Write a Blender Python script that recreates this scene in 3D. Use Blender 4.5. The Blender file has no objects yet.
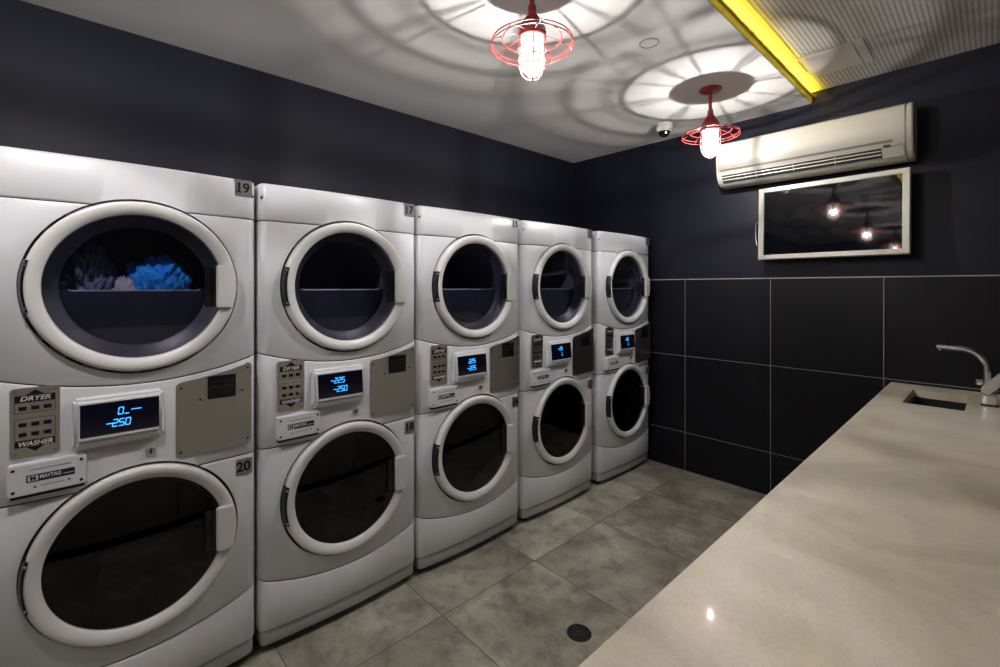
import bpy, bmesh, math, random
from mathutils import Vector, Matrix
random.seed(7)
PI = math.pi
SC = bpy.context.scene
COL = SC.collection

# ------------------------------------------------------------------ camera
cam_d = bpy.data.cameras.new('camera')
cam = bpy.data.objects.new('camera', cam_d)
COL.objects.link(cam)
cam.location = (0, 0, 1.45)
cam.rotation_euler = (PI/2, 0, math.radians(47.2))
cam_d.sensor_width = 36
cam_d.lens = 16.512
cam_d.shift_y = -0.0463
cam_d.clip_start = 0.02
SC.camera = cam

# ------------------------------------------------------------------ world, exposure
w = bpy.data.worlds.new('world')
SC.world = w
w.use_nodes = True
w.node_tree.nodes['Background'].inputs['Color'].default_value = (0.5, 0.55, 0.65, 1)
w.node_tree.nodes['Background'].inputs['Strength'].default_value = 0.15
SC.view_settings.view_transform = 'Standard'
SC.view_settings.look = 'None'
SC.view_settings.exposure = 0.32
SC.view_settings.gamma = 1
SC.view_settings.use_curve_mapping = False
BULB = 33000.0          # radiance of each bulb
BULB_COL = (1.0, 0.955, 0.935)
LED = 130.0

# ------------------------------------------------------------------ materials
MATS = {}
def mat(name, col, rough=0.5, metal=0.0, spec=0.5, emis=None, es=0.0, noise=None, bump=None, coat=0.0, build=None):
    """noise=(scale, amount, detail): a soft mottling of the thing's own colour; bump=(scale, strength)"""
    if name in MATS: return MATS[name]
    m = bpy.data.materials.new(name); m.use_nodes = True
    nt = m.node_tree; b = nt.nodes['Principled BSDF']
    b.inputs['Base Color'].default_value = (*col, 1)
    b.inputs['Roughness'].default_value = rough
    b.inputs['Metallic'].default_value = metal
    b.inputs['Specular IOR Level'].default_value = spec
    b.inputs['Coat Weight'].default_value = coat
    if emis:
        b.inputs['Emission Color'].default_value = (*emis, 1)
        b.inputs['Emission Strength'].default_value = es
    tc = nt.nodes.new('ShaderNodeTexCoord')
    if noise:
        n = nt.nodes.new('ShaderNodeTexNoise')
        n.inputs['Scale'].default_value = noise[0]; n.inputs['Detail'].default_value = noise[2]
        nt.links.new(tc.outputs['Object'], n.inputs['Vector'])
        r = nt.nodes.new('ShaderNodeMapRange')
        r.inputs['From Min'].default_value = .3; r.inputs['From Max'].default_value = .7
        r.inputs['To Min'].default_value = 1-noise[1]; r.inputs['To Max'].default_value = 1+noise[1]
        nt.links.new(n.outputs['Fac'], r.inputs['Value'])
        v = nt.nodes.new('ShaderNodeVectorMath'); v.operation = 'SCALE'
        v.inputs[0].default_value = col
        nt.links.new(r.outputs[0], v.inputs['Scale'])
        nt.links.new(v.outputs[0], b.inputs['Base Color'])
    if bump:
        n2 = nt.nodes.new('ShaderNodeTexNoise'); n2.inputs['Scale'].default_value = bump[0]; n2.inputs['Detail'].default_value = 4
        nt.links.new(tc.outputs['Object'], n2.inputs['Vector'])
        bp = nt.nodes.new('ShaderNodeBump'); bp.inputs['Strength'].default_value = bump[1]; bp.inputs['Distance'].default_value = .01
        nt.links.new(n2.outputs['Fac'], bp.inputs['Height'])
        nt.links.new(bp.outputs[0], b.inputs['Normal'])
    if build: build(nt, b, tc)
    MATS[name] = m
    return m

def math_node(nt, op, a, b=None, c=None):
    n = nt.nodes.new('ShaderNodeMath'); n.operation = op
    for i, x in enumerate((a, b, c)):
        if x is None: continue
        if isinstance(x, (int, float)): n.inputs[i].default_value = x
        else: nt.links.new(x, n.inputs[i])
    return n.outputs[0]

def line_mask(nt, coord, period, offset, half):
    """1 within `half` of a joint at offset + k*period"""
    s = math_node(nt, 'SUBTRACT', coord, offset - period/2)
    m = math_node(nt, 'FLOORED_MODULO', s, period)
    d = math_node(nt, 'ABSOLUTE', math_node(nt, 'SUBTRACT', m, period/2))
    return math_node(nt, 'LESS_THAN', d, half)

def mixcol(nt, fac, a, b, blend='MIX'):
    n = nt.nodes.new('ShaderNodeMix'); n.data_type = 'RGBA'; n.blend_type = blend
    if isinstance(fac, (int, float)): n.inputs[0].default_value = fac
    else: nt.links.new(fac, n.inputs[0])
    for i, x in ((6, a), (7, b)):
        if isinstance(x, tuple): n.inputs[i].default_value = (*x, 1)
        else: nt.links.new(x, n.inputs[i])
    return n.outputs[2]

def noise_node(nt, vec, scale, detail=4, rough=.5, dist=0):
    n = nt.nodes.new('ShaderNodeTexNoise')
    n.inputs['Scale'].default_value = scale; n.inputs['Detail'].default_value = detail
    n.inputs['Roughness'].default_value = rough; n.inputs['Distortion'].default_value = dist
    nt.links.new(vec, n.inputs['Vector'])
    return n.outputs['Fac']

def ramp(nt, fac, stops):
    n = nt.nodes.new('ShaderNodeValToRGB')
    e = n.color_ramp.elements
    while len(e) < len(stops): e.new(.5)
    for k, (p, c) in enumerate(stops):
        e[k].position = p; e[k].color = (*c, 1)
    nt.links.new(fac, n.inputs['Fac'])
    return n.outputs['Color']

def sep(nt, vec):
    n = nt.nodes.new('ShaderNodeSeparateXYZ'); nt.links.new(vec, n.inputs[0]); return n.outputs

# floor: large cement-look porcelain tiles
def floor_build(nt, b, tc):
    o = tc.outputs['Object']; s = sep(nt, o)
    PX, OX, PY, OY = .600, -1.659, .597, 1.189
    ix = math_node(nt, 'FLOOR', math_node(nt, 'DIVIDE', math_node(nt, 'SUBTRACT', s[0], OX), PX))
    iy = math_node(nt, 'FLOOR', math_node(nt, 'DIVIDE', math_node(nt, 'SUBTRACT', s[1], OY), PY))
    cmb = nt.nodes.new('ShaderNodeCombineXYZ')
    nt.links.new(ix, cmb.inputs[0]); nt.links.new(iy, cmb.inputs[1])
    wn = nt.nodes.new('ShaderNodeTexWhiteNoise'); wn.noise_dimensions = '3D'
    nt.links.new(cmb.outputs[0], wn.inputs['Vector'])
    # each tile gets its own piece of pattern
    sc = nt.nodes.new('ShaderNodeVectorMath'); sc.operation = 'SCALE'; sc.inputs['Scale'].default_value = 9
    nt.links.new(wn.outputs['Color'], sc.inputs[0])
    ad = nt.nodes.new('ShaderNodeVectorMath'); ad.operation = 'ADD'
    nt.links.new(o, ad.inputs[0]); nt.links.new(sc.outputs[0], ad.inputs[1])
    n1 = noise_node(nt, ad.outputs[0], 2.2, 6, .62, .5)
    n2 = noise_node(nt, ad.outputs[0], 9, 7, .7, .2)
    n3 = noise_node(nt, ad.outputs[0], 60, 3, .6)
    c = ramp(nt, n1, [(.30, (.20, .185, .148)), (.52, (.39, .368, .305)), (.72, (.60, .575, .495))])
    c2 = ramp(nt, n2, [(.36, (.50, .50, .50)), (.55, (1, 1, 1)), (.75, (1.0, 1.0, 1.0))])
    c = mixcol(nt, .75, c, c2, 'MULTIPLY')
    c3 = ramp(nt, n3, [(.3, (.85, .85, .85)), (.6, (1, 1, 1))])
    c = mixcol(nt, .6, c, c3, 'MULTIPLY')
    tv = math_node(nt, 'MULTIPLY_ADD', wn.outputs['Value'], .28, .84)
    v = nt.nodes.new('ShaderNodeVectorMath'); v.operation = 'SCALE'
    nt.links.new(c, v.inputs[0]); nt.links.new(tv, v.inputs['Scale'])
    # small dark worn marks
    n4 = noise_node(nt, o, 14, 8, .75, 1.2)
    n5 = noise_node(nt, o, 1.7, 2, .5)
    mk = math_node(nt, 'MULTIPLY', math_node(nt, 'GREATER_THAN', n4, .69), math_node(nt, 'GREATER_THAN', n5, .50))
    c = mixcol(nt, math_node(nt, 'MULTIPLY', mk, .35), v.outputs[0], (.05, .05, .045))
    g = math_node(nt, 'MAXIMUM', line_mask(nt, s[0], PX, OX, .0016), line_mask(nt, s[1], PY, OY, .0016))
    c = mixcol(nt, g, c, (.03, .028, .025))
    nt.links.new(c, b.inputs['Base Color'])
    r = math_node(nt, 'MULTIPLY_ADD', n2, .35, .26)
    nt.links.new(r, b.inputs['Roughness'])
    bp = nt.nodes.new('ShaderNodeBump'); bp.inputs['Strength'].default_value = .25; bp.inputs['Distance'].default_value = .003
    nt.links.new(math_node(nt, 'SUBTRACT', n2, g), bp.inputs['Height']); nt.links.new(bp.outputs[0], b.inputs['Normal'])

# dark slate-look wall tiles with thin pale joints (x = along the wall, z = up)
def tile_build(axis, off):
    def f(nt, b, tc):
        o = tc.outputs['Object']; s = sep(nt, o)
        g = math_node(nt, 'MAXIMUM', line_mask(nt, s[axis], .608, off, .0018), line_mask(nt, s[2], .605, .300, .0018))
        n1 = noise_node(nt, o, 3, 6, .6, .6); n2 = noise_node(nt, o, 26, 5, .65)
        c = ramp(nt, n1, [(.3, (.0025, .0022, .0045)), (.7, (.0065, .0060, .0098))])
        c = mixcol(nt, g, c, (.30, .30, .30))
        nt.links.new(c, b.inputs['Base Color'])
        nt.links.new(math_node(nt, 'MULTIPLY_ADD', n2, .3, .28), b.inputs['Roughness'])
        bp = nt.nodes.new('ShaderNodeBump'); bp.inputs['Strength'].default_value = .35; bp.inputs['Distance'].default_value = .004
        h = math_node(nt, 'ADD', n1, math_node(nt, 'MULTIPLY', n2, .3))
        nt.links.new(h, bp.inputs['Height']); nt.links.new(bp.outputs[0], b.inputs['Normal'])
    return f

def counter_build(nt, b, tc):
    o = tc.outputs['Object']
    n1 = noise_node(nt, o, 2.6, 5, .55, .8); n2 = noise_node(nt, o, 160, 2, .5)
    c = ramp(nt, n1, [(.3, (.60, .54, .43)), (.5, (.80, .735, .60)), (.72, (.93, .875, .76))])  # broad clouds: stone mottling plus lamp cage shadows worked into the colour
    c = mixcol(nt, .25, c, ramp(nt, n2, [(.35, (.75, .74, .72)), (.6, (1, 1, 1))]), 'MULTIPLY')
    nt.links.new(c, b.inputs['Base Color'])
    nt.links.new(math_node(nt, 'MULTIPLY_ADD', n1, .15, .30), b.inputs['Roughness'])
    b.inputs['Coat Weight'].default_value = .6; b.inputs['Coat Roughness'].default_value = .025

def perforated_build(nt, b, tc):
    o = tc.outputs['Object']; s = sep(nt, o)
    P = .020
    def cell(a):
        m = math_node(nt, 'FLOORED_MODULO', a, P)
        d = math_node(nt, 'SUBTRACT', m, P/2)
        return math_node(nt, 'MULTIPLY', d, d)
    d2 = math_node(nt, 'ADD', cell(s[0]), cell(s[1]))
    hole = math_node(nt, 'LESS_THAN', d2, .0055**2)
    c = mixcol(nt, hole, (.40, .385, .36), (.09, .085, .08))
    nt.links.new(c, b.inputs['Base Color'])

M_floor = mat('floor_tile', (.3, .29, .25), .4, build=floor_build)
M_paint = mat('dark_blue_paint', (.0070, .0082, .0180), .5, spec=.28, noise=(1.3, .22, 5), bump=(7, .10))
M_tile_back = mat('dark_tile_back', (.02, .02, .025), .4, spec=.3, build=tile_build(0, -1.061))
M_tile_side = mat('dark_tile_side', (.02, .02, .025), .4, build=tile_build(1, 3.553-.15))
M_ceil = mat('ceiling_paint', (.54, .53, .512), .7, noise=(1.0, .05, 3))
M_perf = mat('perforated_board', (.5, .5, .48), .7, build=perforated_build)
M_hatch = mat('hatch_paint', (.40, .385, .355), .6)
M_white = mat('white_enamel', (.70, .715, .75), .30, noise=(3.0, .04, 3), coat=.15)
M_ring = mat('door_ring_plastic', (.74, .74, .725), .32)
M_panelw = mat('panel_plastic', (.71, .72, .755), .34)
M_plinth = mat('plinth_metal', (.46, .47, .49), .35, .3)
M_dark = mat('dark_rubber', (.012, .012, .014), .5)
M_black = mat('black_plastic', (.008, .008, .010), .25)
M_steel = mat('brushed_steel', (.72, .70, .66), .28, 1.0, bump=(90, .02))
M_badge = mat('badge_metal', (.50, .49, .46), .33, .85)
M_badge_w = mat('badge_white', (.62, .62, .58), .45)
M_ink = mat('black_ink', (.006, .006, .006), .5)
M_inkw = mat('white_ink', (.65, .65, .65), .5)
M_navy = mat('navy_ink', (.008, .010, .04), .4)
M_screen = mat('display_glass', (.004, .004, .012), .10, emis=(.01, .012, .05), es=.03)
M_digit = mat('blue_digits', (.02, .2, .4), .5, emis=(.03, .36, 1.0), es=1.7)
M_drum = mat('drum_steel', (.22, .22, .29), .5, 0)
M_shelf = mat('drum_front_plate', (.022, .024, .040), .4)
M_chrome = mat('chrome', (.82, .82, .88), .22, 1.0)
M_red = mat('red_enamel', (.20, .014, .012), .35)
M_redw = mat('red_wire', (.17, .012, .010), .4)
M_ac = mat('ac_plastic', (.50, .485, .42), .42)
M_acd = mat('ac_slot_dark', (.03, .03, .03), .5)
M_tvf = mat('tv_frame_silver', (.62, .60, .54), .35, .1)
M_tv = mat('tv_screen', (.004, .004, .006), .035, coat=0.3)
M_counter = mat('quartz_worktop', (.58, .54, .47), .15, build=counter_build)
M_front = mat('cabinet_front', (.40, .385, .35), .45)
M_sink = mat('sink_steel', (.07, .07, .07), .35, .9)
M_wdome = mat('camera_white', (.72, .70, .66), .4)
M_gdome = mat('camera_dome', (.006, .006, .006), .05)
M_drain = mat('drain_metal', (.07, .07, .07), .4, .8)
M_hole = mat('hole_black', (.002, .002, .002), .9)
M_cloth_b = mat('blue_cloth', (.012, .30, .85), .8, noise=(18, .35, 4), bump=(40, .5))
M_cloth_d = mat('slate_cloth', (.16, .18, .30), .85, noise=(14, .3, 4), bump=(40, .5))
M_cloth_w = mat('pale_cloth', (.50, .50, .55), .85, noise=(14, .2, 4), bump=(40, .5))
M_led = mat('led_amber', (.9, .7, .1), .5, emis=(1.0, .74, .05), es=LED)
M_bulb = mat('bulb', (1, 1, 1), .5, emis=BULB_COL, es=BULB)
M_cove = mat('cove_paint', (.40, .38, .28), .7)

def glass_mat(name, tint, gloss_rough=.02, ior=1.5, boost=1.0, glow=0.0):
    m = bpy.data.materials.new(name); m.use_nodes = True
    nt = m.node_tree; nt.nodes.clear()
    out = nt.nodes.new('ShaderNodeOutputMaterial')
    tr = nt.nodes.new('ShaderNodeBsdfTransparent'); tr.inputs[0].default_value = (*tint, 1)
    gl = nt.nodes.new('ShaderNodeBsdfGlossy'); gl.inputs['Roughness'].default_value = gloss_rough
    gl.inputs[0].default_value = (boost, boost, boost, 1)
    fr = nt.nodes.new('ShaderNodeFresnel'); fr.inputs[0].default_value = ior
    mx = nt.nodes.new('ShaderNodeMixShader')
    geo = nt.nodes.new('ShaderNodeNewGeometry')          # the far face of the pane adds no second mirror
    ff = math_node(nt, 'MULTIPLY', fr.outputs[0], math_node(nt, 'SUBTRACT', 1.0, geo.outputs['Backfacing']))
    nt.links.new(ff, mx.inputs[0]); nt.links.new(tr.outputs[0], mx.inputs[1]); nt.links.new(gl.outputs[0], mx.inputs[2])
    sh = mx.outputs[0]
    if glow:
        em = nt.nodes.new('ShaderNodeEmission'); em.inputs[0].default_value = (*BULB_COL, 1); em.inputs[1].default_value = glow
        ad = nt.nodes.new('ShaderNodeAddShader')
        nt.links.new(sh, ad.inputs[0]); nt.links.new(em.outputs[0], ad.inputs[1]); sh = ad.outputs[0]
    nt.links.new(sh, out.inputs[0])
    return m
M_glass_dry = glass_mat('tinted_glass', (.86, .86, .92))
M_glass_wash = glass_mat('smoked_glass', (.28, .28, .32))
M_jar = glass_mat('lamp_jar_glass', (.9, .9, .9), .1, 1.3, 1.0, 1.1)

# ------------------------------------------------------------------ mesh helpers
def finish(name, bm, m, parent=None, smooth=35, loc=None, rot=None):
    me = bpy.data.meshes.new(name)
    bmesh.ops.recalc_face_normals(bm, faces=bm.faces)
    bm.to_mesh(me); bm.free()
    me.materials.append(m)
    if smooth:
        for p in me.polygons: p.use_smooth = True
        me.set_sharp_from_angle(angle=math.radians(smooth))
    o = bpy.data.objects.new(name, me); COL.objects.link(o)
    if parent: o.parent = parent
    if loc: o.location = loc
    if rot: o.rotation_euler = rot
    return o

def box(bm, x0, x1, y0, y1, z0, z1, bev=0.0, seg=2):
    r = bmesh.ops.create_cube(bm, size=1)
    vs = r['verts']
    for v in vs:
        v.co = Vector(((x0+x1)/2 + v.co.x*(x1-x0), (y0+y1)/2 + v.co.y*(y1-y0), (z0+z1)/2 + v.co.z*(z1-z0)))
    if bev:
        es = list({e for v in vs for e in v.link_edges})
        bmesh.ops.bevel(bm, geom=es, offset=bev, segments=seg, affect='EDGES', profile=.5)
    return bm
def B(*a, **k):
    bm = bmesh.new(); box(bm, *a, **k); return bm

def lathe(bm, prof, n=48, axis='z', c=(0, 0, 0), a0=0.0, a1=2*PI):
    """prof: list of (radius, height); closed on itself if first==last"""
    full = abs(a1-a0-2*PI) < 1e-6
    rings = []
    cnt = n if full else n+1
    closed = prof[0] == prof[-1]
    pr = prof[:-1] if closed else prof
    for i in range(cnt):
        a = a0+(a1-a0)*i/n
        row = []
        for r, h in pr:
            if axis == 'z': p = (c[0]+r*math.cos(a), c[1]+r*math.sin(a), c[2]+h)
            else: p = (c[0]+h, c[1]+r*math.cos(a), c[2]+r*math.sin(a))
            row.append(bm.verts.new(p))
        rings.append(row)
    m = len(pr)
    for i in range(n):
        A = rings[i]; Bq = rings[(i+1) % cnt]
        for j in range(m if closed else m-1):
            k = (j+1) % m
            try: bm.faces.new((A[j], A[k], Bq[k], Bq[j]))
            except ValueError: pass
    if not full:
        for row in (rings[0], rings[-1]):
            if closed and m > 2: bm.faces.new(row)
    bmesh.ops.remove_doubles(bm, verts=[v for r in rings for v in r], dist=1e-6)
    return bm
def LT(*a, **k):
    bm = bmesh.new(); lathe(bm, *a, **k); return bm

def tube(bm, pts, r, n=8, closed=False, caps=True, rr=None):
    pts = [Vector(p) for p in pts]; N = len(pts)
    rings = []
    up = None
    for i, p in enumerate(pts):
        if closed: t = pts[(i+1) % N]-pts[i-1]
        else: t = pts[min(i+1, N-1)]-pts[max(i-1, 0)]
        t.normalize()
        if up is None:
            up = t.orthogonal().normalized()
        up = (up - t*up.dot(t)).normalized()
        s = t.cross(up)
        rad = rr[i] if rr else r
        rings.append([bm.verts.new(p+(up*math.cos(2*PI*k/n)+s*math.sin(2*PI*k/n))*rad) for k in range(n)])
    for i in range(N if closed else N-1):
        A = rings[i]; Bq = rings[(i+1) % N]
        for k in range(n):
            bm.faces.new((A[k], A[(k+1) % n], Bq[(k+1) % n], Bq[k]))
    if not closed and caps:
        bm.faces.new(rings[0]); bm.faces.new(rings[-1])
    return bm

def prism(bm, poly, axis, a, b, bev=0.0):
    """poly (list of 2D points) extruded along axis from a to b"""
    def P(p, h):
        if axis == 'x': return (h, p[0], p[1])
        if axis == 'y': return (p[0], h, p[1])
        return (p[0], p[1], h)
    lo = [bm.verts.new(P(p, a)) for p in poly]; hi = [bm.verts.new(P(p, b)) for p in poly]
    f1 = bm.faces.new(lo); f2 = bm.faces.new(hi)
    N = len(poly)
    for i in range(N): bm.faces.new((lo[i], lo[(i+1) % N], hi[(i+1) % N], hi[i]))
    if bev:
        bmesh.ops.recalc_face_normals(bm, faces=bm.faces)
        bmesh.ops.bevel(bm, geom=list({e for v in lo+hi for e in v.link_edges}), offset=bev, segments=2, affect='EDGES')
    return bm
def PR(*a, **k):
    bm = bmesh.new(); prism(bm, *a, **k); return bm

def rrect(y0, y1, z0, z1, r, n=5):
    pts = []
    for cy, cz, a in ((y1-r, z1-r, 0), (y0+r, z1-r, PI/2), (y0+r, z0+r, PI), (y1-r, z0+r, 1.5*PI)):
        for k in range(n+1):
            t = a+PI/2*k/n; pts.append((cy+r*math.cos(t), cz+r*math.sin(t)))
    return pts

def cut(obj, cutters):
    """boolean difference, applied"""
    for c in cutters:
        md = obj.modifiers.new('b', 'BOOLEAN'); md.operation = 'DIFFERENCE'; md.object = c; md.solver = 'EXACT'
    dg = bpy.context.evaluated_depsgraph_get()
    me = bpy.data.meshes.new_from_object(obj.evaluated_get(dg))
    mt = obj.data.materials[0]
    obj.modifiers.clear(); obj.data = me
    me.name = obj.name
    if len(me.materials) == 0: me.materials.append(mt)
    for p in me.polygons: p.use_smooth = True; p.material_index = 0
    me.set_sharp_from_angle(angle=math.radians(35))

def remove(objs):
    for o in objs: bpy.data.objects.remove(o, do_unlink=True)

def text_mesh(name, s, size, m, parent, loc, rot=(PI/2, 0, PI/2), ext=.0004, shear=0.0, sx=1.0, off=0.0, align='CENTER'):
    cu = bpy.data.curves.new(name, 'FONT'); cu.body = s; cu.size = size; cu.extrude = ext; cu.shear = shear
    cu.align_x = align; cu.align_y = 'CENTER'; cu.offset = off; cu.resolution_u = 3
    t = bpy.data.objects.new(name, cu); COL.objects.link(t)
    dg = bpy.context.evaluated_depsgraph_get()
    me = bpy.data.meshes.new_from_object(t.evaluated_get(dg))
    remove([t])
    me.materials.clear(); me.materials.append(m)
    o = bpy.data.objects.new(name, me); COL.objects.link(o)
    o.parent = parent; o.location = loc; o.rotation_euler = rot; o.scale = (sx, 1, 1)
    return o

def thing(name, label, cat, loc=(0, 0, 0), rot=(0, 0, 0), group=None):
    o = bpy.data.objects.new(name, None); COL.objects.link(o)
    o.empty_display_size = .1
    o.location = loc; o.rotation_euler = rot
    o['label'] = label; o['category'] = cat
    if group: o['group'] = group
    return o
def tag(o, label, cat, group=None):
    o['label'] = label; o['category'] = cat
    if group: o['group'] = group
    return o
def struct(name, bm, m, smooth=0, parent=None):
    o = finish(name, bm, m, parent, smooth)
    if not parent: o['kind'] = 'structure'
    return o

# ------------------------------------------------------------------ the room
XW, YB, ZC, XR, YR = -2.786, 3.553, 2.657, .72, -2.6
ZT = 1.511
XC = -.825            # edge of the lower ceiling
struct('floor', B(XW-.1, XR+.1, YR-.1, YB+.1, -.1, 0), M_floor)
struct('wall_left', B(XW-.1, XW, YR-.1, YB+.1, 0, ZC+.2), M_paint)
struct('wall_back', B(XW, XR+.1, YB, YB+.1, ZT, ZC+.2), M_paint)
o = struct('wall_back_tiled', B(XW, XR+.1, YB-.010, YB+.1, 0, ZT), M_tile_back)
struct('trim_1', B(XW, XR, YB-.012, YB, ZT, ZT+.004), mat('joint_trim', (.5, .5, .48), .5))
struct('wall_right', B(XR, XR+.1, YR-.1, YB, ZT, ZC+.2), M_paint)
struct('wall_right_tiled', B(XR-.010, XR+.1, YR-.1, YB-.012, 0, ZT), M_tile_side)
struct('wall_rear', B(XW, XR, YR-.1, YR, 0, ZC+.2), M_paint)
# lower ceiling, a board with a lip; its edge runs over the counter
struct('ceiling', B(XW, XC, YR, YB, ZC, ZC+.2), M_ceil)
zp = 2.730
struct('trim_2', B(XC, XC+.004, YR, YB-.001, ZC, zp), M_cove)                 # step between the two ceilings
struct('ceiling_perforated', B(XC, XR, YR, YB, zp, zp+.1), M_perf)
# amber LED strip lying in a small open channel on the step, washing the ceiling beside it
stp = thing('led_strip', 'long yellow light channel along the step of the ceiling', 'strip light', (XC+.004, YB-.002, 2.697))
finish('channel', B(0, .014, YR-YB+.05, 0, -.005, -.0035), M_cove, stp, 0)
finish('channel_lip', B(.0128, .0140, YR-YB+.05, 0, -.0034, .0013), M_cove, stp, 0)
finish('light_tape', B(.0015, .0055, YR-YB+.05, -.004, -.0034, -.0015), M_led, stp, 0)
finish('lip_spill_glow', B(0, .004, YR-YB+.05, 0, -.036, -.0055), mat('spill_glow_amber', (.5, .4, .1), .4, emis=(1.0, .74, .03), es=.16), stp, 0)['label'] = 'added dim yellow glow on the face of the ceiling step'  # self-lit strip standing in for amber light spilling onto the step face
# flush access hatch in the perforated ceiling
h = thing('ceiling_hatch', 'pale smooth flush hatch in the perforated ceiling above the air conditioner', 'hatch', (-.635, 3.135, zp))
finish('hatch_board', B(-.165, .125, -.17, .165, -.003, -.0005, bev=.001), M_hatch, h, 0)
finish('hatch_frame', B(.130, .172, -.175, .165, -.004, -.0005, bev=.001), M_hatch, h, 0)
finish('slot', B(-.125, -.120, -.14, .05, -.0034, -.0031), M_ink, h, 0)

# ------------------------------------------------------------------ stacked machines
MW, MD, MH = .716, .74, 1.86
def bow(u):
    t = (u-MW/2)/(MW/2)
    return .020*(1-t*t)
def plan():
    """front outline samples (u, x) with rounded corners"""
    r = .034; out = []
    for k in range(7):
        a = PI - PI/2*k/6
        out.append((r+r*math.cos(a), -r+r*math.sin(a)))
    for k in range(1, 24):
        out.append((r+(MW-2*r)*k/24, 0))
    for k in range(7):
        a = PI/2-PI/2*k/6
        out.append((MW-r+r*math.cos(a), -r+r*math.sin(a)))
    return [(u, x+bow(u)) for u, x in out]
PLAN = plan()
def section(zlo, zhi, inset=0.0, be=.005, tb=None):
    bm = bmesh.new()
    tb = be if tb is None else tb
    rows = []
    def levels(u):
        a, b = zlo(u), zhi(u)
        return [(a, be), (a+be*.35, be*.35), (a+be, 0), (b-tb, 0), (b-tb*.35, tb*.35), (b, tb)]
    cols = []
    for (u, x) in PLAN:
        # direction of inset: towards the middle
        f = []; bk = []
        for z, ins in levels(u):
            q = ins+inset
            uu = min(max(u, q), MW-q)
            f.append(bm.verts.new((x-q, uu, z)))
            bk.append(bm.verts.new((-MD+q, uu, z)))
        cols.append((f, bk))
    L = 6
    for i in range(len(cols)-1):
        (f0, b0), (f1, b1) = cols[i], cols[i+1]
        for j in range(L-1):
            bm.faces.new((f0[j], f1[j], f1[j+1], f0[j+1]))
            bm.faces.new((b0[j], b0[j+1], b1[j+1], b1[j]))
        bm.faces.new((f0[0], b0[0], b1[0], f1[0]))
        bm.faces.new((f0[-1], f1[-1], b1[-1], b0[-1]))
    for (f, bk) in (cols[0], cols[-1]):
        for j in range(L-1): bm.faces.new((f[j], f[j+1], bk[j+1], bk[j]))
    bmesh.ops.remove_doubles(bm, verts=bm.verts, dist=1e-5)
    return bm
def arcdip(z, d):
    return lambda u: z-d*(1-((u-MW/2)/(MW/2))**2)
def const(z): return lambda u: z
GAP = .0035
z_top, z_cap = MH, 1.712
s_dry = arcdip(1.190, .060); z_wash = .812; s_kick = arcdip(.298, .064)
UC, ZD, ZW, RD, RG = .362, 1.453, .574, .279, .238

tmp_well = lambda z: finish('cut', LT([(0, -.004), (.2885, -.004), (.2885, .1), (0, .1)], n=72, axis='x', c=(0, UC, z)), M_white, None, 0)
tmp_drum = lambda z, d: finish('cut', LT([(0, -d), (.240, -d), (.240, .1), (0, .1)], n=72, axis='x', c=(0, UC, z)), M_white, None, 0)
cuts_d = [tmp_well(ZD), tmp_drum(ZD, .52)]
cuts_w = [tmp_well(ZW), tmp_drum(ZW, .45)]
# small moulded notches at the top corners
def notch_cut(u):
    return finish('cut', B(-.012, .03, u-.007, u+.007, 1.793, 1.812, bev=.005), M_white, None, 0)
cuts_n = [notch_cut(.010), notch_cut(MW-.010)]
P_ = {}
def proto(key, bm, m, cutters=(), smooth=35):
    o = finish(key, bm, m, None, smooth)
    if cutters: cut(o, cutters)
    P_[key] = o.data; remove([o])
proto('top_cap', section(const(z_cap+GAP/2), const(z_top), tb=.012), M_white, cuts_d + cuts_n)
proto('dryer_front', section(lambda u: s_dry(u)+GAP/2, const(z_cap-GAP/2)), M_white, cuts_d)
proto('control_fascia', section(const(z_wash+GAP/2), lambda u: s_dry(u)-GAP/2), M_panelw, cuts_w)
proto('washer_front', section(lambda u: s_kick(u)+GAP/2, const(z_wash-GAP/2)), M_white, cuts_w)
proto('kick_panel', section(const(.093), lambda u: s_kick(u)-GAP/2), M_white)
proto('plinth', section(const(.034), const(.0925), inset=.007, be=.003), M_plinth)
# dark inner carcass seen in the joints, cut where the drums are
proto('inner_carcass', section(const(.10), const(MH-.03), inset=.007), M_dark, cuts_d + cuts_w)
remove(cuts_d + cuts_w + cuts_n)

# door ring: outer flank, rounded shoulder, flat face, inner slope down to the glass
ring_prof = [(.279, -.0038), (.2795, .028), (.278, .034), (.274, .0385), (.268, .0405), (.254, .0385), (.2405, .030), (.2375, .026), (.2365, .012), (.243, -.0038), (.279, -.0038)]
bm = LT(ring_prof, n=96, axis='x')
P_['ring'] = finish('r', bm, M_ring, None, 30).data; remove([bpy.data.objects['r']])
def disc(R, x0, dome, n=96, rings=8, thick=.004):
    prof = [(0, x0+dome)]
    for k in range(1, rings+1):
        r = R*k/rings; prof.append((r, x0+dome*(1-(k/rings)**2)))
    prof += [(R, x0-thick), (0, x0-thick)]
    return LT(prof, n=n, axis='x')
P_['glass_d'] = finish('g', disc(.2372, .020, .010), M_glass_dry, None, 30).data; remove([bpy.data.objects['g']])
P_['glass_w'] = finish('g', disc(.2372, .020, .010), M_glass_wash, None, 30).data; remove([bpy.data.objects['g']])
# drum shell (behind the glass)
P_['drum'] = finish('d', LT([(.2385, -.006), (.236, -.02), (.2385, -.05), (.2385, -.50), (.10, -.515), (0, -.515)], n=72, axis='x'), M_drum, None, 30).data; remove([bpy.data.objects['d']])
P_['drum_w'] = finish('d', LT([(.2385, -.006), (.225, -.02), (.205, -.05), (.205, -.06), (.236, -.08), (.236, -.43), (.08, -.44), (0, -.44)], n=72, axis='x'), mat('washer_drum', (.03, .03, .035), .45, .4), None, 30).data; remove([bpy.data.objects['d']])

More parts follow.
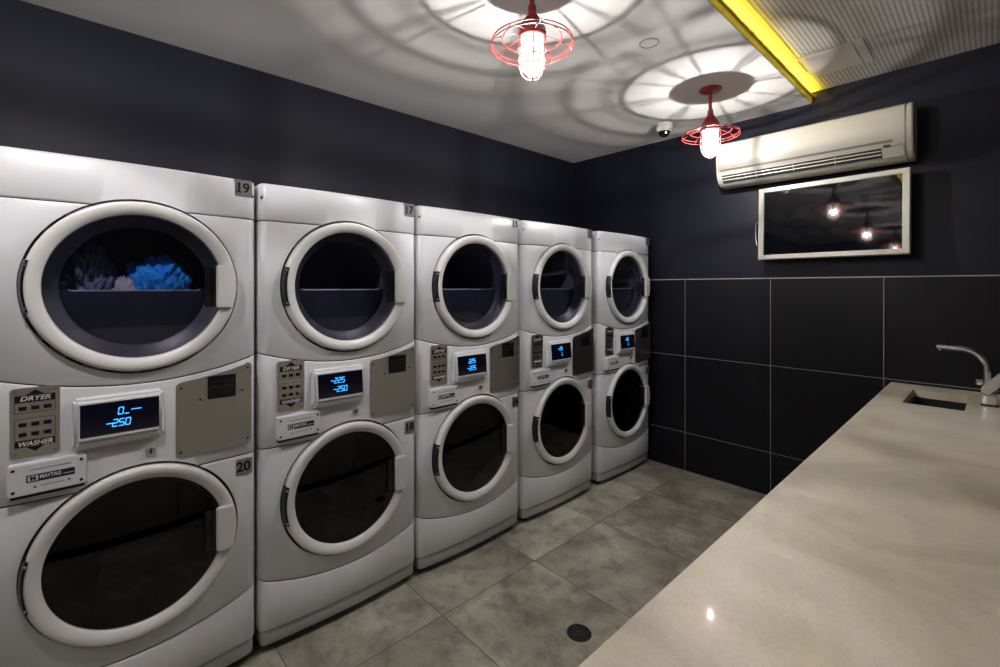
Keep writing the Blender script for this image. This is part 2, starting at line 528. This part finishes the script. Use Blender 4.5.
P_['ring_in'] = finish('d', LT([(.2375, -.012), (.222, -.026), (.204, -.036), (.200, -.040), (.200, -.052), (.2375, -.052), (.2375, -.012)], n=72, axis='x'), mat('drum_ring', (.034, .036, .050), .35), None, 30).data; remove([bpy.data.objects['d']])

def inst(name, key, parent, loc=(0, 0, 0), label=None):
    o = bpy.data.objects.new(name, P_[key]); COL.objects.link(o); o.parent = parent; o.location = loc
    if label: o['label'] = label
    return o

# handle: slab over the ring on the right, outer edge follows the ring; dark grip pocket left of it
def handle_bm():
    pts = []
    H2 = .078; Ro = .274
    for k in range(9):
        z = H2-2*H2*k/8
        pts.append((math.sqrt(Ro*Ro-z*z), z))
    pts += [(.212, -H2), (.212, H2)]
    return PR(pts, 'x', .030, .051, bev=.004)
P_['handle'] = finish('h', handle_bm(), M_ring, None, 30).data; remove([bpy.data.objects['h']])
def pocket_bm():
    bm = B(.022, .0345, .178, .2125, -.074, .074, bev=.003)
    box(bm, .030, .038, .199, .2110, -.074, .074, bev=.002)
    return bm
P_['pocket'] = finish('h', pocket_bm(), M_black, None, 30).data; remove([bpy.data.objects['h']])
# hinge: dark curved bar on the left flank, with two bright pins
P_['hinge'] = finish('h', LT([(.2760, .0), (.2850, .0), (.2850, .026), (.2790, .0400), (.2735, .0425), (.2735, .036), (.2760, .0)], n=14, axis='x', a0=PI-.28, a1=PI+.28), M_black, None, 30).data; remove([bpy.data.objects['h']])

SEG = {'0': 'abcdef', '1': 'bc', '2': 'abged', '5': 'afgcd', 'L': 'fed', '-': 'g', '_': 'd', '~': 'G', ' ': ''}
def seg_text(s, y0, z0, hgt, wd, bmx):
    """seven-segment characters lying in the plane x=0"""
    th = hgt*.13; sl = .12
    adv = wd*1.38; y = y0
    def bar(ya, za, yb, zb, hor):
        sh = lambda yy, zz: (yy+sl*zz, zz)
        if hor: q = [(ya, za-th/2), (yb, za-th/2), (yb, za+th/2), (ya, za+th/2)]
        else: q = [(ya-th/2, za), (ya+th/2, za), (yb+th/2, zb), (yb-th/2, zb)]
        q = [sh(a, b) for a, b in q]
        prism(bmx, [(a+0, z0+b) for a, b in q], 'x', 0, .0006)
    for ch in s:
        if ch == '.':
            bar(y-wd*.22, th*.5, y-wd*.08, th*.5, True); continue
        if ch == "'":                      # short half-space
            y += adv*.5; continue
        for g in SEG[ch]:
            h = hgt
            if g == 'a': bar(y, h, y+wd, h, True)
            if g == 'g': bar(y, h/2, y+wd, h/2, True)
            if g == 'G': bar(y, h/2, y+wd*2.3, h/2+.004, True)
            if g == 'd': bar(y, 0, y+wd, 0, True)
            if g == 'f': bar(y, h/2+th*.4, y, h-th*.4, False)
            if g == 'b': bar(y+wd, h/2+th*.4, y+wd, h-th*.4, False)
            if g == 'e': bar(y, th*.4, y, h/2-th*.4, False)
            if g == 'c': bar(y+wd, th*.4, y+wd, h/2-th*.4, False)
        y += adv
def front_x(u): return bow(u)

GROUP = 'row of stacked washer and dryer units'
def machine(Ly, label, top_no, low_no, lines, badge_top=None, badge_low=None):
    t = thing('stacked_washer_dryer', label, 'washing machine', (-1.951, Ly, 0), group=GROUP)
    for k in ('top_cap', 'dryer_front', 'control_fascia', 'washer_front', 'kick_panel', 'plinth', 'inner_carcass'):
        inst(k, k, t)
    # feet
    for (fx, fu) in ((-.06, .06), (-.06, MW-.06), (-MD+.08, .06), (-MD+.08, MW-.06)):
        finish('foot', LT([(0, 0), (.022, 0), (.022, .010), (.010, .014), (.010, .036), (0, .036)], n=16, c=(fx, fu, 0)), M_dark, t)
    # doors
    for nm, z, gl, dr in (('dryer_door', ZD, 'glass_d', 'drum'), ('washer_door', ZW, 'glass_w', 'drum_w')):
        d = inst(nm, 'ring', t, (0, UC, z))
        g = inst('door_glass', gl, d, label='dark round door glass')
        inst('door_handle', 'handle', d)
        inst('grip_pocket', 'pocket', d, label='black recessed grip')
        inst('hinge', 'hinge', d, label='dark curved hinge cover')
        for s in (-1, 1):
            finish('hinge_pin', LT([(0, 0), (.004, 0), (.004, .012), (0, .013)], n=10, axis='x', c=(.032, -.2700, s*.064)), M_chrome, d)
        inst('drum', dr, t, (0, UC, z))
    inst('drum_opening_ring', 'ring_in', t, (0, UC, ZD))
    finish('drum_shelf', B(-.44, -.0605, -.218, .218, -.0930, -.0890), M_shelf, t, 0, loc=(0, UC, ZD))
    # front plate inside the dryer drum with a bright rolled lip
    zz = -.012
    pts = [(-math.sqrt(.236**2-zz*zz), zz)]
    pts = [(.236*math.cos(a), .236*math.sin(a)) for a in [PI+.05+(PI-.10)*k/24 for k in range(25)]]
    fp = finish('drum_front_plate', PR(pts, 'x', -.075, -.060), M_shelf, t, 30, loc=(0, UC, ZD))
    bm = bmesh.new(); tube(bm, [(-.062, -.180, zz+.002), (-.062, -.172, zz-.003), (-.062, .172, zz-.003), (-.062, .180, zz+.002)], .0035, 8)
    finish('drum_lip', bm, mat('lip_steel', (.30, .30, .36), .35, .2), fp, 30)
    # screws at the notches
    for u in (.0105, MW-.0105):
        finish('notch_screw', LT([(0, 0), (.0045, 0), (.0045, .003), (0, .004)], n=12, axis='x', c=(-.012, u, 1.802)), M_dark, t)
    # key pad plate
    u0, u1, z0, z1 = .060, .166, .948, 1.154
    xk = max(front_x(u0), front_x(u1))+.0015
    kp = finish('keypad_plate', PR(rrect(u0, u1, z0, z1, .012), 'x', xk-.014, xk, bev=.001), M_steel, t, 30)
    mu = (u0+u1)/2
    kf = bmesh.new()
    prism(kf, [(mu-.043, 1.112), (mu+.043, 1.112), (mu+.043, 1.132), (mu-.043, 1.132)], 'x', xk, xk+.0006)
    prism(kf, [(mu-.020, 1.1325), (mu+.020, 1.1325), (mu, 1.147)], 'x', xk, xk+.0006)
    prism(kf, [(mu-.043, .980), (mu+.043, .980), (mu+.043, .999), (mu-.043, .999)], 'x', xk, xk+.0006)
    prism(kf, [(mu-.020, .9795), (mu+.020, .9795), (mu, .965)], 'x', xk, xk+.0006)
    for (za, zb) in ((1.080, 1.112), (.999, 1.064)):      # thin outlines
        for (ya, yb, q, r) in ((mu-.043, mu-.0418, za, zb), (mu+.0418, mu+.043, za, zb), (mu-.043, mu+.043, za, za+.0012), (mu-.043, mu+.043, zb-.0012, zb)):
            prism(kf, [(ya, q), (yb, q), (yb, r), (ya, r)], 'x', xk, xk+.0005)
    finish('keypad_print', kf, M_ink, kp, 0, )
    text_mesh('lettering', 'DRYER', .019, M_inkw, kp, (xk+.0010, mu, 1.1215), shear=.25, sx=1.12, off=.0004)
    text_mesh('lettering', 'WASHER', .0185, M_inkw, kp, (xk+.0010, mu, .9885), shear=.25, sx=1.0, off=.0004)
    for zb in (1.094, 1.046, 1.017):
        for ub in (-.026, 0, .026):
            finish('button', B(xk, xk+.004, mu+ub-.0085, mu+ub+.0085, zb-.006, zb+.006, bev=.0015), M_black, kp)
    for (a, b) in ((u0+.011, z1-.012), (u1-.011, z1-.012), (u0+.011, z0+.012), (u1-.011, z0+.012)):
        finish('screw', LT([(0, 0), (.0042, 0), (.0042, .0015), (0, .003)], n=12, axis='x', c=(xk, a, b)), M_badge, kp)
    # coin / name plate box
    u0, u1, z0, z1 = .056, .226, .843, .934
    xb = .033
    cb = finish('name_plate_box', PR(rrect(u0, u1, z0, z1, .008), 'x', .002, xb, bev=.0025), M_panelw, t, 30)
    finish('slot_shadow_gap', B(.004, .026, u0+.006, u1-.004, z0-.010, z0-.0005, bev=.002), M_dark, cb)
    zc = (z0+z1)/2+.001; uc = (u0+u1)/2+.006
    nb = finish('name_band', B(xb, xb+.0007, uc-.052, uc+.052, zc-.0105, zc+.0105), M_navy, cb, 0)
    finish('name_mark', B(xb+.0007, xb+.0012, uc-.049, uc-.027, zc-.0075, zc+.0075), M_inkw, nb, 0)
    text_mesh('lettering', 'M', .015, M_navy, nb, (xb+.0016, uc-.038, zc), off=.0006, sx=1.1)
    text_mesh('lettering', 'MAYTAG', .0145, M_inkw, nb, (xb+.0012, uc-.001, zc+.0008), off=.0006, sx=.78)
    finish('small_print', B(xb+.0007, xb+.0011, uc+.026, uc+.049, zc-.0035, zc-.0015), M_inkw, nb, 0)
    pl = B(xb, xb+.0004, uc-.045, uc+.045, zc+.024, zc+.0255)
    finish('print_line', pl, M_ink, cb, 0)
    finish('print_line', B(xb, xb+.0004, uc-.022, uc+.028, zc-.0255, zc-.024), M_ink, cb, 0)
    finish('print_dot', B(xb, xb+.0004, uc-.036, uc-.031, zc-.029, zc-.024), M_ink, cb, 0)
    finish('print_dot', B(xb, xb+.0004, uc+.037, uc+.042, zc-.026, zc-.021), M_ink, cb, 0)
    for (a, b) in ((u0+.012, z1-.014), (u1-.012, z1-.014), (u0+.012, z0+.014), (u1-.012, z0+.014)):
        finish('screw', LT([(0, 0), (.0042, 0), (.0042, .0012), (0, .002)], n=12, axis='x', c=(xb, a, b)), M_dark, cb)
    # display housing: a wedge that stands out from the fascia
    bm = bmesh.new()
    ya, yb, za, zb_ = .196, .415, .950, 1.104
    q = [(.012, ya-.006, za-.012), (.012, yb+.012, za-.012), (.012, yb+.010, zb_+.006), (.012, ya-.006, zb_+.006),
         (.052, ya+.004, za+.020), (.052, yb-.004, za+.020), (.041, yb-.002, zb_-.006), (.041, ya+.002, zb_-.006)]
    v = [bm.verts.new(p) for p in q]
    for f in ((0, 1, 5, 4), (1, 2, 6, 5), (2, 3, 7, 6), (3, 0, 4, 7), (4, 5, 6, 7), (3, 2, 1, 0)): bm.faces.new([v[i] for i in f])
    bmesh.ops.bevel(bm, geom=list(bm.edges), offset=.008, segments=3, affect='EDGES')
    dh = finish('display_housing', bm, M_panelw, t, 40)
    # screen set in the tilted face
    tilt = math.atan2(.011, (zb_-.006)-(za+.020))
    sc = finish('display_screen', B(0, .0012, -.098, .098, -.0495, .0495, bev=.0005), M_screen, dh, 0, loc=(.0468, .3085, 1.036), rot=(0, -tilt, 0))
    sc['label'] = 'dark blue display window'
    bm = bmesh.new()
    for (s, y, z) in lines: seg_text(s, y, z, .021, .0115, bm)
    finish('digits', bm, M_digit, sc, 0, loc=(.0014, 0, 0))
    # lock
    lk = finish('lock', LT([(0, .017), (.013, .017), (.0145, .022), (.0145, .026), (.011, .028), (.010, .0265), (0, .0265)], n=24, axis='x', c=(0, .386, .900)), M_steel, t, 30)
    finish('keyhole', B(.0265, .0285, .3835, .3885, .892, .908), M_ink, lk, 0)
    # steel payment panel, top edge following the curved joint
    u0, u1 = .456, .694; xs = .0205
    top = [(u, s_dry(u)-.018) for u in [u1-(u1-u0)*k/8 for k in range(9)]]
    r = .010
    pts = [(u1, .868), (u1, top[0][1]-r), (u1-r, top[0][1])] + top[1:-1] + [(u0+r, top[-1][1]), (u0, top[-1][1]-r), (u0, .862), (u0+r, .852), (u1-r, .858)]
    sp = finish('payment_panel', PR(pts, 'x', 0, xs, bev=.001), M_steel, t, 30)
    sp['label'] = 'brushed metal payment panel'
    bs = finish('bill_slot', B(xs, xs+.005, .550, .640, 1.045, 1.127, bev=.001), M_black, sp, 30)
    for zq in (1.105, 1.088): finish('slot_ridge', B(xs+.005, xs+.0075, .558, .632, zq-.0025, zq+.0025, bev=.001), M_dark, bs)
    for (a, b) in ((u0+.015, top[-1][1]-.020), (u1-.014, top[0][1]-.020), (u0+.014, .872), (u1-.014, .878), (.528, 1.048), (.662, 1.062)):
        finish('screw', LT([(0, 0), (.004, 0), (.004, .0012), (0, .002)], n=12, axis='x', c=(xs, a, b)), M_dark, sp)
    # number badges
    for (no, a, b, zc, mm) in ((top_no, .634, .700, 1.826, badge_top), (low_no, .640, .700, .767, badge_low)):
        hz = .031; xx = front_x((a+b)/2)+.0025
        bd = finish('number_badge', PR(rrect(a, b, zc-hz, zc+hz, .006), 'x', xx-.008, xx, bev=.0006), mm or M_badge, t, 30)
        if no:
            lt = text_mesh('lettering', no, .050, M_ink, bd, (xx+.0006, (a+b)/2, zc), off=.0016, sx=.98)
            if no[0] == '1':
                xs_ = [v.co.x for v in lt.data.vertices if v.co.x < -.002]; ys_ = [v.co.y for v in lt.data.vertices]
                b2 = bmesh.new(); b2.from_mesh(lt.data)
                box(b2, max(xs_)-.0125, max(xs_)+.0045, min(ys_), min(ys_)+.0042, -.0004, .0005)
                b2.to_mesh(lt.data); b2.free()
    return t

LN_A = [('0_~', -.008, .008), ('~250', -.038, -.028)]
LN_B = [('-225', -.045, .007), ('-250', -.035, -.030)]
LN_C = [('225', -.025, .008), ('-225', -.040, -.028)]
LN_D = [('-2.5', -.035, .008), (" L'", -.015, -.026)]
machine(-.200, 'white stacked washer and dryer numbered 19 and 20, holding laundry in its dryer', '19', '20', LN_A)
machine(.527, 'white stacked washer and dryer with badges 17 and 18, second in the row', '17', '18', LN_B)
machine(1.254, 'white stacked washer and dryer with white badge 15, in the middle of the row', '15', '16', LN_C, badge_top=M_badge_w)
machine(1.996, 'white stacked washer and dryer fourth in the row, next to last before the tiled wall', None, None, LN_D, M_badge, M_badge)
machine(2.783, 'white stacked washer and dryer at the far end, beside the dark tiled wall', None, None, LN_D, M_badge, M_badge)

# ------------------------------------------------------------------ laundry inside the nearest dryer
def cloth_heap(name, m, label, cx, cy, cz, sx, sy, sz, seed, amp=.35):
    rnd = random.Random(seed)
    bm = bmesh.new()
    bmesh.ops.create_icosphere(bm, subdivisions=6, radius=1)
    ph = [rnd.uniform(0, 6.28) for _ in range(8)]
    from mathutils import noise as N
    for v in bm.verts:
        p = v.co.copy()
        q = p*1.6+Vector((seed*3.1, seed*1.7, seed))
        rid = 1-abs(N.noise(q*1.5))*2                 # ridged: creases and folds
        rid2 = 1-abs(N.noise(Vector((q.x, q.y*3.2, q.z*1.6))*1.4))*2
        s = 1+amp*(rid-.6)*.35+amp*.22*(rid2-.6)+.05*N.noise(q*5)+.16*N.noise(q*1.3)
        fold = math.sin(9*p.y+5*p.z+4*N.noise(q*1.1)*3+seed)
        s += .05*fold+.035*math.sin(21*p.y-6*p.z+7*N.noise(q*1.7)+seed)
        p = p*s
        if p.z < -.35: p.z = -.35+(p.z+.35)*.15
        v.co = Vector((p.x*sx, p.y*sy, (p.z+.37)*sz))
    o = finish(name, bm, m, None, 60, loc=(cx, cy, cz))
    return tag(o, label, 'laundry')
XM = -1.951
zlp = ZD+.000
# the heap lies in the drum behind the front plate, on a low floor of cloth
cloth_heap('towel', M_cloth_b, 'bright blue crumpled cloth behind the glass of the upper left dryer', XM-.165, .222, ZD-.074, .078, .104, .128, 3)
cloth_heap('garment', M_cloth_d, 'dark slate crumpled clothes left of the blue cloth in the upper left dryer', XM-.185, .035, ZD-.074, .078, .074, .150, 5)
cloth_heap('sock', M_cloth_w, 'small pale cloth between the dark clothes and blue cloth in the upper left dryer', XM-.103, .125, ZD-.084, .015, .034, .085, 8)
cloth_heap('pouch', M_cloth_d, 'dark cloth right of the blue cloth in the upper left dryer', XM-.330, .270, ZD-.080, .055, .065, .130, 11)

# ------------------------------------------------------------------ counter, sink, faucet
ZK = .89
ct = thing('counter', 'long pale cream stone counter with an inset sink along the right side', 'counter', (-.42, -2.4, 0))
top = finish('worktop', B(0, XR-.012+.42, 0, 2.4+YB-.012, ZK-.04, ZK, bev=.0025), M_counter, ct, 30)
c1 = finish('cut', PR(rrect(.113, .326, 2.4+2.95, 2.4+3.375, .008), 'z', ZK-.1, ZK+.1), M_white, None, 0)
c1.location = (-.42, -2.4, 0)
bpy.context.view_layer.update()
cut(top, [c1]); remove([c1])
for p in top.data.polygons: p.use_smooth = False
fr = finish('front_panel', B(.03, .05, 0.0, 2.4+YB-.012, .09, ZK-.04), M_front, ct, 0)
for k in range(8):
    y = .04+k*.735
    d = finish('cabinet_door', B(.012, .0295, y, y+.715, .10, ZK-.05, bev=.002), M_front, ct, 30)
    finish('finger_groove', B(.008, .0125, y+.24, y+.48, ZK-.075, ZK-.060, bev=.002), M_plinth, d, 30)
finish('toe_board', B(.07, .085, 0, 2.4+YB-.012, 0, .0895), M_dark, ct, 0)
sk = thing('sink', 'small dark rectangular sink sunk in the cream counter', 'sink', (-.2, 3.1625, ZK-.04))
bm = bmesh.new()
x0, x1, y0, y1, dz = -.112, .112, -.2175, .2175, -.17
outer = rrect(x0, x1, y0, y1, .02); inner = rrect(x0+.006, x1-.006, y0+.006, y1-.006, .015); low = rrect(x0+.014, x1-.014, y0+.014, y1-.014, .03)
def ringv(poly, z): return [bm.verts.new((p[0], p[1], z)) for p in poly]
rs = [ringv(outer, dz-.006), ringv(outer, -.0005), ringv(inner, -.0005), ringv(low, dz)]
N = len(outer)
for a, b in zip(rs[:-1], rs[1:]):
    for i in range(N): bm.faces.new((a[i], a[(i+1) % N], b[(i+1) % N], b[i]))
bm.faces.new(rs[0]); bm.faces.new(rs[-1])
basin = finish('basin', bm, M_sink, sk, 30)
dr = finish('drain', LT([(0, .001), (.030, .001), (.034, .003), (.034, 0), (0, 0)], n=24, c=(0, 0, dz+.0002)), M_chrome, sk)

fa = thing('faucet', 'chrome swan neck faucet beside the sink on the cream counter', 'faucet', (-.02, 3.165, ZK))
finish('base_plate', B(-.029, .031, -.023, .023, 0, .006, bev=.002), M_dark, fa, 30)
finish('body', B(-.025, .025, -.018, .018, .006, .082, bev=.005), M_chrome, fa, 30)
bm = bmesh.new()
sp = [(-.006, 0, .075), (-.006, 0, .15)]
for k in range(1, 9):
    a = PI/2*k/8
    sp.append((-.006-.090+.090*math.cos(a), 0, .172+.090*math.sin(a)))
sp += [(-.12, 0, .262), (-.180, 0, .2655)]
tube(bm, sp, .0115, 14, rr=[.0145, .0145]+[.014]*8+[.013, .011])
bmesh.ops.scale(bm, vec=(1, 1.15, 1), verts=bm.verts)
finish('spout', bm, M_chrome, fa, 40)
finish('aerator', LT([(0, -.006), (.008, -.006), (.009, 0), (.009, .008), (0, .008)], n=16, c=(-.168, 0, .2535)), M_chrome, fa)
bm = PR([(-.025, .060), (.000, .046), (.060, .132), (.056, .158), (.034, .162), (-.028, .084)], 'y', -.022, .022, bev=.004)
finish('lever', bm, M_chrome, fa, 30)
finish('lever_joint', LT([(0, -.012), (.011, -.012), (.013, 0), (.011, .012), (0, .012)], n=18, c=(-.033, 0, .108)), M_chrome, fa)

# ------------------------------------------------------------------ air conditioner
ac = thing('air_conditioner', 'cream wall mounted split air conditioner above the television', 'air conditioner', (-.828, YB, 2.165))
prof = []       # (y, z) section: y negative = out of the wall
prof = [(0, .012), (-.055, 0), (-.115, .002), (-.160, .022), (-.190, .058), (-.205, .105), (-.210, .18), (-.205, .255), (-.190, .292), (-.165, .308), (0, .318)]
W2 = .523
bm = PR([(y, z) for y, z in prof], 'x', -W2+.012, W2-.032, bev=0)
body = finish('housing', bm, M_ac, ac, 40)
cs = PR([(y*1.0, z) for y, z in prof], 'x', -W2, -W2+.011, bev=.004); finish('end_cap', cs, M_ac, ac, 40)
cs = PR([(y*1.0-.002 if y else 0, z) for y, z in prof], 'x', W2-.031, W2, bev=.006); finish('end_cap', cs, M_ac, ac, 40)
# front cover, a slightly raised sheet, with a joint line under it
cv = bmesh.new()
pp = [(-.2065, .112), (-.2115, .18), (-.2065, .256), (-.1925, .2935), (-.188, .290), (-.203, .25), (-.208, .18), (-.203, .112)]
prism(cv, pp, 'x', -W2+.016, W2-.036)
cover = finish('front_cover', cv, M_ac, ac, 50)
finish('joint_line', PR([(-.2045, .098), (-.2075, .111), (-.203, .111), (-.200, .098)], 'x', -W2+.03, W2-.085), mat('ac_seam', (.22, .21, .18), .5), ac, 0)
# outlet slot with louvres, left to 3/4 of width
lx0, lx1 = -W2+.035, W2-.135
ol = PR([(-.168, .0235), (-.1985, .072), (-.194, .073), (-.163, .026)], 'x', lx0, lx1)
out = finish('air_outlet', ol, M_acd, ac, 0)
for k in range(2):
    f = .22+.36*k
    y = -.1705-.0335*f; z = .0285+.052*f
    finish('louvre', PR([(y-.005, z-.003), (y-.005, z+.003), (y+.010, z+.006), (y+.010, z+.001)], 'x', lx0+.003, lx1-.003), M_ac, out, 0)
for k in range(3):
    xx = lx0+(lx1-lx0)*(.25+.25*k)
    finish('louvre_clip', PR([(-.167, .020), (-.200, .070), (-.19, .073), (-.158, .024)], 'x', xx-.0015, xx+.0015), M_ac, out, 0)
sb = finish('sensor_window', B(W2-.125, W2-.095, -.2085, -.2035, .072, .084, bev=.001), M_acd, ac, 0)
finish('status_panel', PR([(-.166, .021), (-.2035, .083), (-.2065, .082), (-.170, .019)], 'x', W2-.130, W2-.040), M_ac, ac, 0)
bpy.data.objects['sensor_window'].location = (0, -.0015, 0)

# ------------------------------------------------------------------ television
TVY = 3.462
TVP, TVYAW = -2.0, -1.8         # the set leans back a little
tv = thing('television', 'flat television with a silver frame on the dark wall under the air conditioner', 'television', (-.717, TVY, 1.882), rot=(math.radians(TVP), 0, math.radians(TVYAW)))
TW, TH = .394, .2445
bm = bmesh.new()
def fr_ring(w, h, y): return [bm.verts.new((sx*w, y, sz*h)) for sx, sz in ((-1, -1), (1, -1), (1, 1), (-1, 1))]
rings = [fr_ring(TW, TH, .030), fr_ring(TW, TH, -.012), fr_ring(TW-.004, TH-.004, -.017), fr_ring(TW-.032, TH-.029, -.017), fr_ring(TW-.036, TH-.033, -.009)]
for a, b in zip(rings[:-1], rings[1:]):
    for i in range(4): bm.faces.new((a[i], a[(i+1) % 4], b[(i+1) % 4], b[i]))
bm.faces.new(rings[0])
finish('frame', bm, M_tvf, tv, 30)
scr = finish('screen', B(-TW+.030, TW-.030, -.0105, -.004, -TH+.027, TH-.027), M_tv, tv, 0)
finish('back_shell', B(-.30, .30, .0305, .055, -.18, .18, bev=.01), M_black, tv, 30)
finish('wall_mount', B(-.12, .12, .0555, YB-TVY-.012, -.10, .10, bev=.003), M_black, tv, 30)
bm = bmesh.new(); tube(bm, [(-TW+.02, .020, .02), (-TW-.015, .022, .022), (-TW-.030, .022, .012), (-TW-.031, .022, -.06), (-TW-.022, .022, -.135), (-TW-.006, .020, -.150), (-TW+.02, .020, -.150)], .0045, 8)
finish('side_handle', bm, M_chrome, tv, 50)['label'] = 'thin bright loop at the left edge'
lit = finish('status_light', B(TW-.062, TW-.052, -.0125, -.0104, -TH+.036, -TH+.041), mat('red_led', (.3, .01, .01), .4, emis=(1, .02, .02), es=1.2), tv, 0)

# ------------------------------------------------------------------ pendant lamps
def lamp(x, y, zb, label):
    t = thing('cage_lamp', label, 'lamp', (x, y, ZC), group='red cage ceiling lamps')
    Z = zb-ZC-.004                               # bulb centre relative to the ceiling
    finish('ceiling_rose', LT([(0, 0), (.064, 0), (.064, -.006), (.050, -.016), (.018, -.024), (0, -.024)], n=36), M_red, t, 30)
    finish('stem', LT([(.0105, -.022), (.0105, Z+.205), (.0165, Z+.203), (.0175, Z+.165)], n=16), M_red, t, 30)
    finish('lamp_cap', LT([(0, Z+.175), (.018, Z+.172), (.029, Z+.155), (.046, Z+.130), (.055, Z+.112), (.056, Z+.076), (.053, Z+.074), (.053, Z+.088), (0, Z+.092)], n=36), M_red, t, 30)
    finish('glass_jar', LT([(.045, Z+.087), (.046, Z+.08), (.046, Z-.02), (.040, Z-.048), (.026, Z-.068), (.010, Z-.077), (0, Z-.078)], n=32), M_jar, t, 60)
    # bulb: a small bright capsule in a holder
    b = finish('bulb', LT([(0, Z-.0045)]+[(.0045*math.cos(q), Z+.0045*math.sin(q)) for q in [-1.2, -.8, -.4, 0, .4, .8, 1.2]]+[(0, Z+.0045)], n=16), M_bulb, t, 60)
    finish('bulb_holder', LT([(.0, Z+.0050), (.004, Z+.0052), (.007, Z+.04), (.015, Z+.055), (.017, Z+.086), (0, Z+.086)], n=16), M_dark, t, 30)
    bm = bmesh.new()
    def hoop(r, z, w_=.0022, n=48): tube(bm, [(r*math.cos(2*PI*k/n), r*math.sin(2*PI*k/n), z) for k in range(n)], w_, 6, closed=True)
    hoop(.056, Z+.030, .0019); hoop(.056, Z-.004, .0019); hoop(.054, Z-.036, .0019)
    for k in range(6):
        a = 2*PI*k/6+.35
        pr = [(.057, Z+.10), (.056, Z+.0), (.054, Z-.03), (.046, Z-.058), (.028, Z-.080), (.004, Z-.092)]
        tube(bm, [(r*math.cos(a), r*math.sin(a), z) for r, z in pr], .0019, 6)
    finish('jar_guard', bm, M_redw, t, 60)
    bm = bmesh.new()
    hoop(.118, Z+.074, .0022, 64); hoop(.160, Z+.060, .0024, 72); hoop(.163, Z+.044, .0022, 72)
    for k in range(8):
        a = 2*PI*k/8+.2
        pr = [(.055, Z+.090), (.09, Z+.084), (.118, Z+.074), (.144, Z+.066), (.158, Z+.056), (.163, Z+.044)]
        tube(bm, [(r*math.cos(a), r*math.sin(a), z) for r, z in pr], .0019, 6)
    finish('wire_shade', bm, M_redw, t, 60)
    return t
lamp(-1.249, 1.330, 2.365, 'red cage ceiling lamp at the top of the picture, over the middle of the aisle')
lamp(-1.180, 2.841, 2.330, 'red cage ceiling lamp nearer the air conditioner, hanging from its full visible stem')
lamp(-1.300, -.160, 2.350, 'red cage lamp reflected right of center in the television, lower than the brighter one')
lamp(-1.300, -1.650, 2.350, 'red cage lamp added behind the camera for light, mirrored low in the television')  # extra lamp out of view, put in to light the room

# ------------------------------------------------------------------ small things
dc = thing('security_camera', 'small white dome security camera with black lens on the ceiling', 'camera', (-1.665, 3.20, ZC))
finish('mount', LT([(0, 0), (.056, 0), (.058, -.012), (.056, -.045), (.048, -.052), (0, -.052)], n=32), M_wdome, dc, 30)
finish('dome', LT([(.044, -.050), (.043, -.062), (.034, -.080), (.018, -.091), (0, -.094)], n=28), M_gdome, dc, 60)
finish('lens_band', LT([(.0445, -.050), (.0475, -.053), (.0445, -.058)], n=28), M_wdome, dc, 30)
finish('lens', LT([(0, 0), (.010, 0), (.009, .006), (0, .008)], n=16, axis='x'), M_chrome, dc, 30, loc=(.028, -.028, -.075), rot=(0, .5, -PI/4))
sd = thing('ceiling_disc', 'small round flush cover plate on the white ceiling between the two lamps', 'ceiling plate', (-1.163, 2.081, ZC))
finish('cover', LT([(0, -.004), (.036, -.004), (.040, -.002), (.040, 0), (0, 0)], n=40), M_ceil, sd, 30)
finish('rim', LT([(.041, 0), (.041, -.004), (.047, -.003), (.048, 0)], n=40), mat('plate_rim', (.28, .28, .28), .5), sd, 30)

fd = thing('floor_drain', 'round dark metal drain grate set in the grey floor tiles', 'drain', (-1.186, 1.55, 0))
finish('rim', LT([(.046, .0004), (.046, .0022), (.050, .0022), (.052, .0004)], n=40), M_drain, fd, 30)
finish('drain_well', LT([(0, .0004), (.046, .0004), (.046, .0008), (0, .0008)], n=40), M_hole, fd, 0)
bm = bmesh.new()
for rr in (.012, .024, .036):
    lathe(bm, [(rr-.0022, .0008), (rr-.0022, .0020), (rr+.0022, .0020), (rr+.0022, .0008), (rr-.0022, .0008)], n=36)
for k in range(12):
    a = 2*PI*k/12
    d = Vector((math.cos(a), math.sin(a), 0)); s = Vector((-d.y, d.x, 0))*.0013
    p = [d*.004-s, d*.046-s, d*.046+s, d*.004+s]
    prism(bm, [(q.x, q.y) for q in p], 'z', .0008, .0019)
finish('grate', bm, M_drain, fd, 0)
